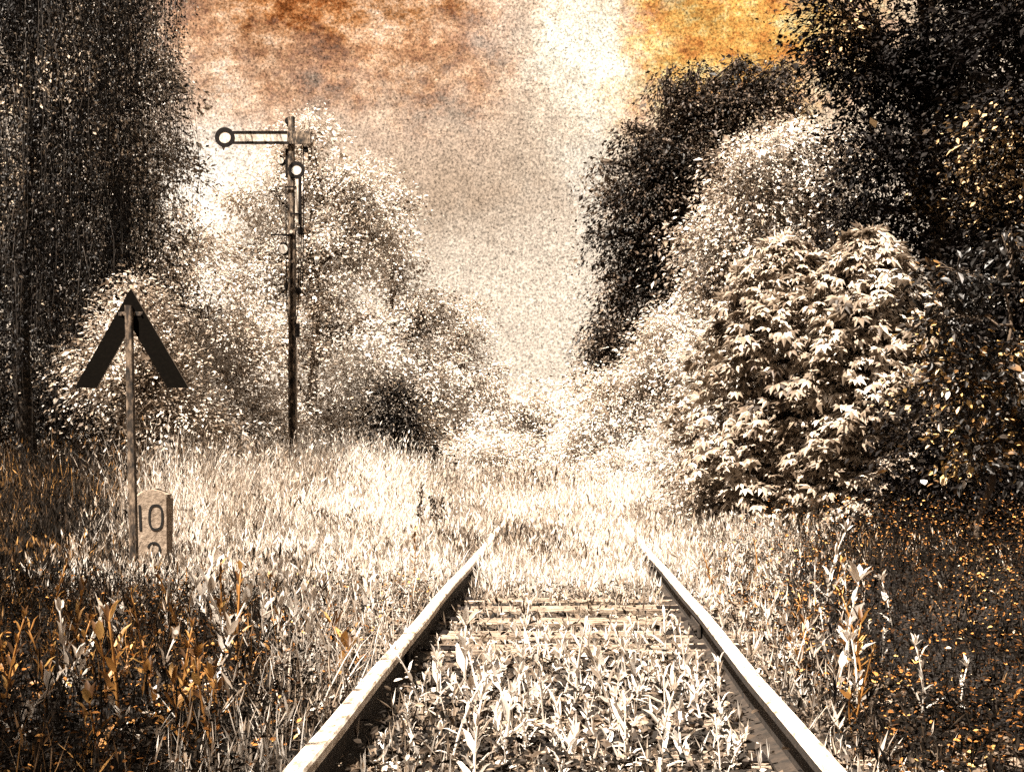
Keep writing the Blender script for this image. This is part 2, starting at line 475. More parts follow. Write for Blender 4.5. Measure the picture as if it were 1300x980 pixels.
# ------------------------------------------------------------------ kilometre stone
Yk = 13.15; bx = (192 - VX) / F * Yk
st = thing('milestone', 'small weathered stone marker numbered 10 beside the chevron post', 'milestone', (bx, Yk, 0))
m = MB()
wv = .152
poly = [(-wv, -.15), (wv, -.15), (wv * 1.0, .62), (wv * .93, .655), (wv * .6, .685), (wv * .1, .705), (-wv * .3, .70), (-wv * .75, .672), (-wv, .64)]
nn = len(poly)
V = []
for (y, s_) in ((0, .93), (.02, 1.0), (.16, 1.0), (.18, .95)):
    V += [(x * s_, y, z * (1 if z < 0 else .985 + .015 * s_)) for x, z in poly]
V = np.array(V); V += rng.normal(size=V.shape) * np.array([.005, .002, .005])
fc = [tuple(range(nn)), tuple(range(4 * nn - 1, 3 * nn - 1, -1))]
for l in range(3):
    for j in range(nn): fc.append((l * nn + j, (l + 1) * nn + j, (l + 1) * nn + (j + 1) % nn, l * nn + (j + 1) % nn))
m.add(V, fc)
m.build('stone', M['stone'], st)


def strokes(mb, pts, w, y):
    """flat band along a polyline in the XZ plane"""
    pts = np.array(pts, float); n_ = len(pts)
    d = np.gradient(pts, axis=0); d /= np.linalg.norm(d, axis=1, keepdims=True)
    p = np.stack([-d[:, 1], d[:, 0]], 1) * w / 2
    a_ = pts + p; b_ = pts - p
    V = [(x, y, z) for x, z in a_] + [(x, y, z) for x, z in b_] + [(x, y - .004, z) for x, z in a_] + [(x, y - .004, z) for x, z in b_]
    fs = []
    for i in range(n_ - 1):
        fs += [(2 * n_ + i, 2 * n_ + i + 1, 3 * n_ + i + 1, 3 * n_ + i), (i, i + 1, 2 * n_ + i + 1, 2 * n_ + i), (n_ + i, 3 * n_ + i, 3 * n_ + i + 1, n_ + i + 1)]
    fs += [(0, 2 * n_, 3 * n_, n_), (n_ - 1, 2 * n_ - 1, 4 * n_ - 1, 3 * n_ - 1)]
    mb.add(V, fs)


m = MB()
f_ = -.001
one = [L(177.2, 641, bx, Yk), L(178.0, 657, bx, Yk), L(178.6, 673, bx, Yk)]
strokes(m, one, .022, f_)
cx, cz = L(198, 656.5, bx, Yk)
zero = []
for a in np.linspace(0, 2 * np.pi, 33):
    ca, sa = math.cos(a), math.sin(a)
    zero.append((cx + .060 * math.copysign(abs(ca) ** .75, ca), cz + .112 * math.copysign(abs(sa) ** .75, sa)))
strokes(m, zero, .021, f_ - .0005)
cx, cz = L(195.5, 697, bx, Yk)
two = [(cx + .055 * math.cos(a), cz + .06 * math.sin(a)) for a in np.linspace(math.radians(165), math.radians(-35), 14)]
two += [(cx + .01, cz - .075), (cx - .05, cz - .125), (cx + .06, cz - .126)]
strokes(m, two, .021, f_)
m.build('numerals', M['ink'], st)

# ------------------------------------------------------------------ semaphore
Ym = 28.0; mx0 = (371 - VX) / F * Ym; mz0 = float(rise(np.array(mx0), np.array(Ym)))
sem = thing('semaphore_signal', 'tall disused railway semaphore with horizontal arm above the meadow', 'railway signal', (mx0, Ym, 0))


def S(px, py):
    return L(px, py, mx0, Ym)


def sbox(mb, x0, y0, x1, y1, ya, yb, mat=0, bev=.004):
    a = S(x0, y0); c = S(x1, y1)
    mb.box(((a[0] + c[0]) / 2, (ya + yb) / 2, (a[1] + c[1]) / 2), (abs(c[0] - a[0]), abs(yb - ya), abs(a[1] - c[1])), mat, bev)


m = MB()
# mast: pair of channels with a web, lower part wider
za = S(371, 292)[1]; zt = S(371, 150)[1]
m.box((-.045, 0, za / 2 - .1), (.04, .15, za + .2), 0, .005)
m.box((.045, 0, za / 2 - .1), (.04, .15, za + .2), 0, .005)
m.box((0, .0, za / 2 - .1), (.05, .02, za + .196), 0, .0)
for z in np.arange(.4, za, .55): m.box((0, -.078, z), (.13, .006, .06), 0, .001)
x0 = S(370, 230)[0]
m.box((x0, 0, (za + zt) / 2 - .02), (.12, .12, zt - za + .1), 0, .012)
m.build('mast', M['mast'], sem)
m = MB(); m.box((0, 0, .02), (.7, .7, .5), 0, .04)
m.build('foundation', M['stone'], sem)

# arm
arm = MB()
sbox(arm, 297, 171, 366, 181.5, -.105, -.085, 0, .002)
ao = arm.build('arm', [M['enamel']], sem)
e = MB()
sbox(e, 297, 168, 366, 171.3, -.112, -.08, 0, .002); sbox(e, 297, 181.2, 366, 184.6, -.112, -.08, 0, .002)
e.build('arm_border', M['iron'], ao)
e = MB(); sbox(e, 366, 168.5, 396.5, 184.5, -.112, -.08, 0, .004)
e.build('counterweight_plate', M['mast'], ao)
cx, cz = S(287, 176)


def ring(mb, cx, cz, r0, r1, ya, yb, mat=0, n_=36):
    V = []
    for a in np.linspace(0, 2 * np.pi, n_, endpoint=False):
        c_, s_ = math.cos(a), math.sin(a)
        V += [(cx + r0 * c_, ya, cz + r0 * s_), (cx + r1 * c_, ya, cz + r1 * s_), (cx + r1 * c_, yb, cz + r1 * s_), (cx + r0 * c_, yb, cz + r0 * s_)]
    fs = []
    for i in range(n_):
        a_, b_ = i * 4, ((i + 1) % n_) * 4
        for j in range(4): fs.append((a_ + j, a_ + (j + 1) % 4, b_ + (j + 1) % 4, b_ + j))
    mb.add(V, fs, mat)


def disc(mb, cx, cz, r, ya, yb, mat=0, n_=32):
    mb.prism([(cx + r * math.cos(a), cz + r * math.sin(a)) for a in np.linspace(0, 2 * np.pi, n_, endpoint=False)], ya, yb, mat)


e = MB(); disc(e, cx, cz, .118, -.104, -.09); e.build('arm_disc', M['enamel'], ao)
e = MB(); ring(e, cx, cz, .116, .195, -.114, -.08); e.build('disc_ring', M['iron'], ao)
# second arm folded down the mast
a2 = MB(); sbox(a2, 375.8, 226, 379.8, 284, -.085, -.068, 0, .002)
ao = a2.build('folded_arm', M['enamel'], sem)
e = MB(); sbox(e, 379.9, 226, 383, 286, -.09, -.064, 0, .002); e.build('arm_border', M['iron'], ao)
cx, cz = S(377.3, 217)
e = MB(); disc(e, cx, cz, .10, -.084, -.07); e.build('arm_disc', M['glass'], ao)
e = MB(); ring(e, cx, cz, .098, .165, -.092, -.062); e.build('disc_ring', M['iron'], ao)
# top cap and pulley
e = MB(); sbox(e, 367.5, 148.5, 374, 152, -.05, .05); cx, cz = S(366.5, 154); disc(e, cx, cz, .075, -.03, .03, n_=16)
sbox(e, 364, 156, 368, 161, -.03, .03)
e.build('mast_cap', M['iron'], sem)
e = MB(); sbox(e, 362.5, 189, 367, 225, -.03, .08); sbox(e, 361, 203, 364, 208, -.02, .05)
e.build('lamp_hoist_rail', M['iron'], sem)


def lantern(px, py, r):
    l = MB(); cx, cz = S(px, py)
    disc(l, cx, cz, r * 1.12, -.06, .13, n_=18)
    l.box((cx, .035, cz + r * 1.3), (r * 1.2, .1, r * .5), 0, .006)
    lo = l.build('lantern', M['iron'], sem)
    d = MB(); disc(d, cx, cz, r, -.072, -.06, n_=18); d.build('lens', M['glass'], lo)
    h = MB(); h.tube([(cx, .03, cz + r * 1.5), (cx - r * .6, .03, cz + r * 2.3), (cx, .03, cz + r * 3), (cx + r * 1.8, .03, cz + r * 3)], .009, 6)
    h.build('lamp_hook', M['iron'], lo)


lantern(357, 205, .062); lantern(360, 317, .092)
for (x0, y0, x1, y1) in ((362, 237.5, 377, 239.5), (371, 271.5, 386, 273.2), (345, 298, 371, 300)):
    e = MB(); sbox(e, x0, y0, x1, y1, -.1, -.082, 0, .002); e.build('bracket', M['iron'], sem)
e = MB(); cx, cz = S(371, 295.5); disc(e, cx, cz, .035, -.12, -.09); e.build('pivot', M['enamel'], sem)
for sgn, px2 in ((-1, 353.5), (1, 387.5)):
    a = S(371 + sgn * 4, 365); c = S(px2, 375)
    e = MB(); e.tube([(a[0], 0, a[1]), (c[0], 0, c[1])], .013, 6); e.build('strut', M['iron'], sem)
tri = [S(346, 300), S(350.5, 309), S(355, 300)]
e = MB(); e.tube([(tri[0][0], -.09, tri[0][1]), (tri[1][0], -.09, tri[1][1]), (tri[2][0], -.09, tri[2][1])], .009, 6)
e.build('bracket', M['iron'], sem)
for (x0, y0, x1, y1) in ((378.5, 289, 384, 297), (376.5, 366, 382, 373), (376.6, 411, 380, 428), (385.5, 187, 391, 193), (362.5, 360, 366, 367)):
    e = MB(); sbox(e, x0, y0, x1, y1, -.07, .07, 0, .006); e.build('gear_box', M['iron'], sem)
for pts in ([(385.5, 186), (386, 250), (385, 330), (384.5, 362)], [(382.5, 186), (382.8, 300), (382, 365)], [(380, 296), (379.7, 340), (379, 368)],
            [(364.3, 365), (364.5, 395), (368, 412)], [(379, 372), (378.5, 395), (375.5, 412)], [(363.3, 238), (363.6, 300), (364, 362)]):
    P = []
    for a, b_ in pts:
        c = S(a, b_); P.append((c[0], -.03, c[1]))
    e = MB(); e.tube(P, .010, 5); e.build('pull_rod', M['iron'], sem)
e = MB(); P = [S(377.2, 412), S(377.2, 576)]
e.tube([(P[0][0], -.03, P[0][1]), (P[1][0], -.03, P[1][1])], .016, 6)
e.build('pale_mast_strip', M['enamel'], sem)  # pale strip on the right of the lower mast

# far marker post by the line
a = W(686, 553, 60)
fm = thing('marker_post', 'tiny dark marker post far off where the line disappears', 'post', (a[0], 60, 0))
m = MB(); m.box((0, 0, a[2] / 2), (.07, .07, a[2]), 0, .01); m.build('post', M['iron'], fm)
m = MB(); m.box((0, -.05, a[2]), (.24, .03, .36), 0, .01); m.build('plate', M['iron'], fm)

# ------------------------------------------------------------------ trees
# --- left
def weeping_birch(name, label, base_px, Y, top_py, x0, x1, nstr, seed, mat='birch', tophi=-400, low=420):
    bx = (base_px - VX) / F * Y
    root = thing(name, label, 'tree', (bx, Y, 0), 'birches on the left edge'); org = np.array([bx, Y, 0])
    s = Y / F
    wood = MB(); lv = MB()
    trunk = bent(np.array([bx, Y, -.1]), np.array([bx + .3, Y, ZC + (VY - tophi) * s]), 12, 0, .005)
    wood.tube(trunk, np.linspace(.15, .03, 12), 9)
    # boughs
    nb = 26
    for i in range(nb):
        zz = ZC + (VY - random.uniform(tophi, low - 60)) * s
        zz = max(zz, 4.2)
        i0 = max(3, int(np.argmin(np.abs(trunk[:, 2] - zz + .8))))
        tx = random.uniform(x0, x1)
        end = W(tx, VY - (zz - ZC) / s, Y); end[1] += random.uniform(-1.8, 1.8)
        wood.tube(bent(trunk[i0], end, 6, .12), np.linspace(.045, .012, 6), 5)
    # hanging strands
    sx = rng.uniform(x0, x1, nstr); stp = rng.uniform(tophi, low - 40, nstr)
    sx = np.where(sx > x1 - 70, sx - 45 * (.5 + .5 * np.sin(stp / 43.0 + seed)) * rng.random(nstr), sx)
    P0 = np.stack([(sx - VX) * s, Y + rng.normal(size=nstr) * 1.0, ZC + (VY - stp) * s], 1)
    ln = rng.uniform(.9, 3.2, nstr)
    ln = np.minimum(ln, np.maximum(P0[:, 2] - .5, .3))
    t = np.linspace(0, 1, 6)
    P = P0[:, None, :] + np.stack([np.sin(t * 3) * .12 * np.ones((nstr, 1)) * rng.normal(size=(nstr, 1)), t * .15 * rng.normal(size=(nstr, 1)), -t[None, :] * ln[:, None]], -1)
    wood.tubes(P, np.tile(np.linspace(.005, .0025, 6), (nstr, 1)), 3, 1)
    per = 64
    tt = rng.random((nstr, per))
    lp = P0[:, None, :] + (P[:, -1] - P0)[:, None, :] * tt[..., None]
    lp += rng.normal(size=lp.shape) * np.array([.055, .055, .02])
    lp = lp.reshape(-1, 3)
    nn_ = len(lp)
    A = rng.normal(size=(nn_, 3)) * .6; A[:, 2] -= .9
    N = runit(nn_) + np.array([0, -.5, .5])
    lv.inst(*T_OVAL, lp, A, N, rng.uniform(.035, .075, nn_))
    o = wood.build('trunk', [M['birchbark'], M['twig']], root); o.location = -org
    o = lv.build('crown', M[mat], root); o.location = -org


weeping_birch('weeping_birch', 'dark weeping birch with long hanging strands at far left edge', 25, 21, -400, -90, 175, 1500, 1)
weeping_birch('weeping_birch', 'second weeping birch just right of the darkest one, lighter strands', 140, 25, 0, 90, 225, 620, 2, 'birch2', -260, 400)
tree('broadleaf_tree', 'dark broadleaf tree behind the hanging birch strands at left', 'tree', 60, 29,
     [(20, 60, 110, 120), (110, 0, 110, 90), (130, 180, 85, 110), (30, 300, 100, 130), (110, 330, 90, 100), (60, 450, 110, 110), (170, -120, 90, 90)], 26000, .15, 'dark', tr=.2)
tree('broadleaf_tree', 'brown mottled tree leaning out right of the birches, left of bright gap', 'tree', 165, 31,
     [(175, 90, 55, 70), (190, 200, 48, 70), (170, 300, 60, 70), (140, 400, 70, 70)], 11000, .13, 'mid', tr=.13)
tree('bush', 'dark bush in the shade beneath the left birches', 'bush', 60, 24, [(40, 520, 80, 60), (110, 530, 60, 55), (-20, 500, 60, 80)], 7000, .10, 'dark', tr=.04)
tree('bush', 'mottled brown bush behind the chevron sign post', 'bush', 190, 27, [(170, 500, 50, 75), (215, 510, 60, 75), (250, 540, 55, 45), (130, 480, 45, 70)], 8000, .10, 'pale2', tr=.05)
tree('bush', 'mottled bush at the meadow edge, framed between the arms of the chevron sign', 'bush', 180, 19.5, [(150, 450, 42, 75), (200, 490, 50, 70), (245, 530, 45, 50), (175, 390, 30, 45)], 11000, .075, 'mid', tr=.04, spray=.26)
tree('bush', 'spreading brown bush left of the semaphore base', 'bush', 300, 31, [(285, 520, 55, 60), (335, 535, 48, 48), (240, 450, 60, 55)], 6500, .11, 'pale', tr=.05)
tree('broadleaf_tree', 'pale rounded tree filling the gap left of the semaphore', 'tree', 265, 37,
     [(265, 400, 65, 80), (225, 350, 45, 60), (300, 470, 60, 70), (250, 300, 38, 50), (220, 440, 60, 70)], 11000, .14, 'pale', tr=.13)
tree('broadleaf_tree', 'tall mottled tree rising right behind the semaphore mast', 'tree', 400, 41,
     [(345, 240, 58, 62), (420, 230, 58, 60), (385, 175, 40, 40), (450, 300, 50, 60), (330, 330, 60, 60), (400, 340, 70, 70), (350, 430, 70, 70), (440, 420, 65, 70), (470, 250, 30, 50), (400, 510, 80, 70)],
     28000, .14, 'pale', tr=.2, top_py=190)
tree('broadleaf_tree', 'brownish tree on the right shoulder of the left tree mass', 'tree', 505, 47,
     [(500, 330, 42, 70), (520, 420, 55, 70), (480, 440, 50, 70), (545, 480, 50, 60), (500, 260, 26, 45)], 14000, .14, 'pale2', tr=.15)
tree('broadleaf_tree', 'slim brown tree nearest the open sky left of the line', 'tree', 585, 55,
     [(580, 400, 34, 45), (590, 460, 42, 55), (570, 520, 50, 50), (610, 500, 30, 50)], 9000, .14, 'pale2', tr=.13)
tree('bush', 'white leafed bush standing right of the semaphore base', 'bush', 440, 33, [(440, 500, 50, 50), (430, 550, 60, 40), (470, 450, 42, 50)], 6500, .11, 'white', tr=.05)
tree('bush', 'bush put in dark to stand for the shadow pocket near the meadow end', 'bush', 515, 31, [(492, 515, 26, 38), (528, 570, 30, 30), (505, 550, 28, 32)], 4500, .10, 'dark', tr=.05)  # dark leaves stand in for a shadowed gap between the bushes
tree('bush', 'pale bush behind the dark pocket on the left of the line', 'bush', 560, 42, [(550, 500, 40, 50), (580, 540, 48, 48), (540, 455, 24, 40)], 6000, .12, 'white', tr=.05)
tree('bush', 'low pale bush at the left verge where rails disappear', 'bush', 610, 40, [(600, 575, 42, 30), (640, 580, 34, 26)], 3600, .11, 'pale', tr=.04)
# --- far centre: haze put into the far trees' pale leaf colour
tree('far_tree', 'tree painted pale for haze exactly at the end of the line', 'tree', 668, 95, [(668, 515, 32, 32), (660, 550, 30, 30), (690, 545, 25, 30)], 5000, .26, 'pale', tr=.2)
tree('far_tree', 'far tree painted very pale for haze, right of the line end', 'tree', 718, 105, [(715, 530, 28, 36), (735, 520, 26, 44), (705, 560, 30, 24)], 4500, .28, 'white', tr=.2)
tree('far_tree', 'far tree painted pale for haze, left of the line end', 'tree', 628, 90, [(625, 530, 28, 42), (640, 560, 30, 26), (605, 500, 24, 40)], 4500, .25, 'pale', tr=.2)
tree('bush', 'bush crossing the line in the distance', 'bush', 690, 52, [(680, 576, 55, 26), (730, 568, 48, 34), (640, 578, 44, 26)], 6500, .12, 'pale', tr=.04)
tree('far_tree', 'spreading tree painted pale for haze far behind the end of the line, its top just above the bushes', 'tree', 690, 150, [(640, 500, 40, 50), (690, 520, 40, 40), (740, 505, 40, 50), (600, 520, 40, 50), (780, 520, 40, 50), (660, 555, 60, 28), (730, 555, 60, 28)], 12000, .36, 'white', tr=.3)
# --- right
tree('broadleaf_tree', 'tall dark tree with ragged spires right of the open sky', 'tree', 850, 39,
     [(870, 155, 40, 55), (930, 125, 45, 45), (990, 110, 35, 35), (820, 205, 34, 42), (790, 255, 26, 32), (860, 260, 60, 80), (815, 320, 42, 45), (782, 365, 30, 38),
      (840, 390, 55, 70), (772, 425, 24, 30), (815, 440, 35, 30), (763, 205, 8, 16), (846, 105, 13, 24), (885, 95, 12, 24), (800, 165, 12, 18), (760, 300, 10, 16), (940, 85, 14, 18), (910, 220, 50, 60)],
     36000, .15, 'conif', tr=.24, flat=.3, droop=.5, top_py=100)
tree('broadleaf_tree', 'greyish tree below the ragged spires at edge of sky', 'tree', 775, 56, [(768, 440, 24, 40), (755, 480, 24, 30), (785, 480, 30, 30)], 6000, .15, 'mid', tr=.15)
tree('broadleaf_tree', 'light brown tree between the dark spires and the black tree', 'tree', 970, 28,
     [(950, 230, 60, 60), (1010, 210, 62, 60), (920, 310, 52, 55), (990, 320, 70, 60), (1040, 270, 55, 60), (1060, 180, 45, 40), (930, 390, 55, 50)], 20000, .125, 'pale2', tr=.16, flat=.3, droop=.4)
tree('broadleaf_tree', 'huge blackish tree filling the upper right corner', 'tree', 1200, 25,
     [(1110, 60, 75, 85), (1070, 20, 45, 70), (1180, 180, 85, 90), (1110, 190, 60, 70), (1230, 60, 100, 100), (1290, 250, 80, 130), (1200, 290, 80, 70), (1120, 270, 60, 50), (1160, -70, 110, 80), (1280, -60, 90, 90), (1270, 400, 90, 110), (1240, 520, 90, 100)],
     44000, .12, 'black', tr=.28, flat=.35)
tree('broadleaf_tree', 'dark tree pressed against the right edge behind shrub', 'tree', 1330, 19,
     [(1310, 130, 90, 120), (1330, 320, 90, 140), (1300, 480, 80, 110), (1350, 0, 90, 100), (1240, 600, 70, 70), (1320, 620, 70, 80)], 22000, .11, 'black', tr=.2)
tree('bush', 'white sunlit bush with airy twigs left of the maples', 'bush', 870, 27, [(880, 490, 38, 75), (850, 540, 45, 60), (905, 450, 28, 45), (880, 580, 45, 40)], 8500, .085, 'white', tr=.05, spray=.22)
tree('bush', 'pale bush at foot of ragged dark tree', 'bush', 870, 33, [(870, 410, 40, 45), (900, 390, 35, 40), (845, 450, 40, 45)], 6500, .11, 'pale', tr=.06)
tree('bush', 'mottled bush on the right verge where rails disappear', 'bush', 770, 34, [(755, 540, 38, 40), (795, 515, 42, 50), (735, 570, 34, 28), (825, 490, 38, 46), (770, 490, 22, 30)], 10000, .11, 'pale', tr=.05)
tree('bush', 'low white bush beside the track left of maples', 'bush', 810, 29, [(800, 590, 42, 28), (845, 600, 40, 32), (770, 595, 30, 20)], 4800, .09, 'white', tr=.04)
tree('bush', 'brown bush tucked under the left maple', 'bush', 915, 21.5, [(905, 590, 34, 50), (900, 640, 36, 36)], 4200, .09, 'mid', tr=.04)


def maple(label, base_px, Y, top, halfw, bot, n_, seed):
    bx = (base_px - VX) / F * Y; s = Y / F
    root = thing('young_maple', label, 'tree', (bx, Y, .05), 'young maples right of the track'); org = np.array([bx, Y, .05])
    wood = MB(); lv = MB()
    H = ZC + (VY - top) * s
    tips = []
    for j in range(5):
        ex = random.uniform(-.45, .45) * halfw * s; hh = H * random.uniform(.75, .97) if j else H
        tr = bent(np.array([bx, Y, -.1]), np.array([bx + ex * (j > 0), Y + random.uniform(-.5, .5) * (j > 0), hh - .15]), 8, 0)
        wood.tube(tr, np.linspace(.035, .008, 8), 6); tips.append(tr)
    z = ZC + (VY - bot) * s + (H - (ZC + (VY - bot) * s)) * rng.random(n_) ** .92
    t = np.clip((z / H), 0, 1)
    an = rng.random(n_) * 2 * np.pi
    rad = halfw * s * (1 - t ** 2.9) ** .6 * (1 + .16 * np.sin(an * 3 + z * 2.3 + seed) + .12 * np.sin(an * 5 - z * 5.1) + .07 * np.sin(an * 9 + z * 9))
    rad = np.maximum(rad, .06) * (.86 + .14 * np.clip(z / .8, 0, 1))
    rr = rad * rng.random(n_) ** .42
    P = np.stack([bx + np.cos(an) * rr, Y + np.sin(an) * rr * .9, z], 1)
    out = np.stack([np.cos(an), np.sin(an), np.zeros(n_)], 1)
    # twigs
    tw = min(n_, 420)
    st_ = np.array([tips[i % 5][int(np.clip(P[i, 2] / H * 7 - .6, 0, 7))] for i in range(tw)])
    tt = np.linspace(0, 1, 4)[None, :, None]
    br = st_[:, None, :] * (1 - tt) + P[:tw, None, :] * tt
    wood.tubes(br, np.tile(np.linspace(.008, .003, 4), (tw, 1)), 4)
    A = out * .9 + rng.normal(size=(n_, 3)) * .5; A[:, 2] -= .22
    N = UP + out * .45 + rng.normal(size=(n_, 3)) * .32
    S_ = rng.uniform(.09, .23, n_)
    lv.inst(*T_PALM, P, A, N, S_)
    o = wood.build('trunk', M['bark'], root); o.location = -org
    o = lv.build('crown', M['maple'], root); o.location = -org


maple('young maple with drooping pale leaves, nearer the track of two', 995, 19.5, 303, 124, 712, 5200, 1)
maple('young maple with white topped leaves, right one of two', 1103, 18.6, 292, 106, 712, 4600, 2)
tree('shrub', 'shrub with glossy golden leaves against the black right edge', 'shrub', 1240, 14,
     [(1215, 350, 42, 30), (1200, 400, 40, 45), (1290, 310, 40, 26), (1280, 470, 50, 45), (1225, 480, 45, 45), (1300, 560, 50, 50), (1230, 560, 50, 50)], 2600, .095, 'gold', tmpl=T_LEAF, tr=.04, spray=.16)
tree('bush', 'black undergrowth bush right of the maples', 'bush', 1190, 16.5, [(1180, 600, 50, 70), (1240, 610, 60, 70), (1200, 520, 45, 60)], 6500, .08, 'black', tr=.04)

# unseen trees added near the camera, crowns placed to shade the corners
tree('broadleaf_tree', 'unseen tree added to shade the near left corner beside the meadow', 'tree', VX - F * 6.2 / 4.5, 4.5, [],
     9000, .12, 'dark', tr=.16, per=20, world=[(-4.6, 3.6, 6.2, 2.0, 1.6), (-5.6, 6.2, 6.6, 1.8, 1.6), (-6.6, 4.2, 8, 2.2, 1.8), (-4.2, 1.4, 6.6, 1.6, 1.3), (-3.4, .4, 7, 1.3, 1.2)])
tree('broadleaf_tree', 'unseen tree added to shade the near right corner beside the rail', 'tree', VX + F * 4.6 / 4.2, 4.2, [],
     9000, .12, 'black', tr=.18, per=20, world=[(.2, 2.0, 8.0, 1.5, 1.4), (1.4, 4.8, 8.4, 1.7, 1.5), (3.2, 3.0, 8.6, 2.0, 1.8), (1.6, .6, 7.6, 1.5, 1.4)])

# ------------------------------------------------------------------ grass
T_BL = (np.array([[0, -.5, 0], [0, .5, 0], [.4, .42, .03], [.4, -.42, .03], [.78, .25, .14], [.78, -.25, .14], [1, 0, .30]]),
        [(0, 1, 2, 3), (3, 2, 4, 5), (5, 4, 6)])
T_SEED = (np.array([[0, 0, 0], [.35, .5, .02], [1, 0, .1], [.35, -.5, .02]]), [(0, 1, 2, 3)])


def clump(x, y, f=1.0, ph=0.0):
    return .5 + .22 * np.sin(x * 2.1 * f + y * 1.3 * f + ph) + .18 * np.sin(x * 4.7 * f - y * 3.1 * f + 2 * ph) + .12 * np.sin(x * 9.3 * f + y * 7.7 * f + ph)


def sst(a, b, x):
    t = np.clip((x - a) / (b - a), 0, 1); return t * t * (3 - 2 * t)


def clear_rail(x, y, w=.085):
    """keep the rails themselves free up to where the grass swallows them"""
    d = np.minimum(np.abs(x - .7535), np.abs(x + .7535))
    return (d > w) | (y > 21)


def grass(name, label, x, y, h, mat, seedfrac=.25, lean=.52, wk=1.0):
    keep = clear_rail(x, y) & (h > .03)
    x, y, h = x[keep], y[keep], h[keep]
    n_ = len(x); m = MB()
    P = np.stack([x, y, rise(x, y) + .0 + (np.abs(x) < 1.5) * .06], 1)
    A = np.stack([rng.normal(size=n_) * lean * .6, rng.normal(size=n_) * lean * .6, np.ones(n_)], 1)
    A /= np.linalg.norm(A, axis=1, keepdims=True)
    N = runit(n_); N[:, 2] *= .2
    wd = (.0036 + .00036 * y) * rng.uniform(.6, 1.4, n_) * wk
    m.inst(T_BL[0], T_BL[1], P, A, N, h, widths=wd)
    s_ = rng.random(n_) < seedfrac
    k = s_.sum()
    # flowering stalks with a loose seed head
    P2 = P[s_] + rng.normal(size=(k, 3)) * np.array([.03, .03, 0]); A2 = A[s_] * np.array([.5, .5, 1]); hh = h[s_] * rng.uniform(1.0, 1.3, k)
    m.inst(T_BL[0] * np.array([1, 1, .2]), T_BL[1], P2, A2, N[s_], hh, widths=wd[s_] * .5)
    A2n = A2 / np.linalg.norm(A2, axis=1, keepdims=True)
    for q_ in range(3):
        m.inst(T_SEED[0], T_SEED[1], P2 + A2n * (hh * (.82 + .07 * q_))[:, None], A2n + rng.normal(size=(k, 3)) * .3, N[s_] + runit(k) * .4,
               .05 + .05 * rng.random(k), widths=wd[s_] * 1.7)
    return kind(m.build(name, M[mat]), 'stuff', label, 'grass')


def yd(n_, y0, y1, p=1.6):
    return y0 + (y1 - y0) * rng.random(n_) ** p


def fx(y, a, b):
    """world x between two frame columns (a little beyond the frame)"""
    return (a - VX) / F * y, (b - VX) / F * y


# meadow left of the line
n = 120000
y = yd(n, 9.5, 40, 1.3); x = -1.15 - rng.random(n) * (.42 * y + 3.0)
h = (.15 + .12 * sst(13.3, 14.5, y) + .62 * sst(13.5, 19, y) * sst(-1.2, -3.2, x)) * (.65 + .6 * rng.random(n)) * (.75 + .5 * clump(x, y, .6))
shade_mask = sst(-2.6 - (y - 10) * .22, -4.2 - (y - 10) * .28, x) > rng.random(n) * .9 + .05  # tree shade on the meadow, painted by picking the dark blades
h = np.where((np.abs(x + 3.8 * y / 13) < .5) & (y < 13.25), h * .35, h)
k = rng.random(n) < (.35 + .9 * clump(x, y, .8, 1))
grass('meadow_grass', 'pale tall seeding meadow grass left of the track', x[k & ~shade_mask], y[k & ~shade_mask], h[k & ~shade_mask], 'grass')
grass('shade_painted_grass', 'grass painted dark for the shade of the left trees', x[k & shade_mask], y[k & shade_mask], h[k & shade_mask], 'shade_grass')
# near left, short and rank
n = 8000
y = yd(n, 3.6, 10.5, 1.0); x = -.85 - rng.random(n) * (.42 * y + .5)
h = (.10 + .20 * rng.random(n)) * (.5 + clump(x, y, 1.3))
shade_mask = sst(-.75 - .04 * y, -.95 - .10 * y, x) > rng.random(n)  # corner shade painted in: dark blades take over away from the rail
grass('verge_grass', 'short rank pale grass along the left rail', x[~shade_mask], y[~shade_mask], h[~shade_mask], 'grass', .1)
grass('verge_grass', 'short grass painted dark for shade in the near left corner', x[shade_mask], y[shade_mask], h[shade_mask], 'shade_grass', .1)
# between the rails
n = 75000
y = yd(n, 3.6, 45, 1.35); x = rng.uniform(-1.15, 1.15, n) * np.where(y > 22, 1.4, 1)
h = (.05 + .17 * sst(9.3, 12, y) + .30 * sst(15, 26, y)) * (.6 + .7 * rng.random(n)) * (.7 + .6 * clump(x, y, 1.5))
k = (rng.random(n) < np.where(y < 9.6, .24, 1) * (.4 + .8 * clump(x, y, 1.2, 2)))
grass('track_grass', 'pale grass growing up between the rails', x[k], y[k], h[k], 'grass', .2)
# right of the line
n = 70000
y = yd(n, 3.6, 42, 1.35); x = .85 + rng.random(n) * (.33 * y + 1.0)
h = (.10 + .10 * sst(8, 14, y) * sst(.9, 2.0, x) + .34 * sst(19.5, 26, y)) * (.6 + .7 * rng.random(n)) * (.7 + .6 * clump(x, y, 1.0, 4))
shade_mask = (sst(.8 + .11 * np.maximum(y - 5, 0), 1.1 + .21 * np.maximum(y - 5, 0), x) > rng.random(n)) & (y < 22)  # shade on the right painted in with the blackish blades
thin = (y > 12) | (rng.random(n) < .45)
k = thin & (rng.random(n) < (.35 + .9 * clump(x, y, .9, 3))) & ~((x > 4.3) & (y < 24))
grass('bank_grass', 'pale grass on the bank right of the track', x[k & ~shade_mask], y[k & ~shade_mask], h[k & ~shade_mask], 'grass', .2)
grass('shade_painted_grass', 'grass painted dark for the deep shade on the right', x[k & shade_mask], y[k & shade_mask], h[k & shade_mask], 'deep_shade_grass', .15)

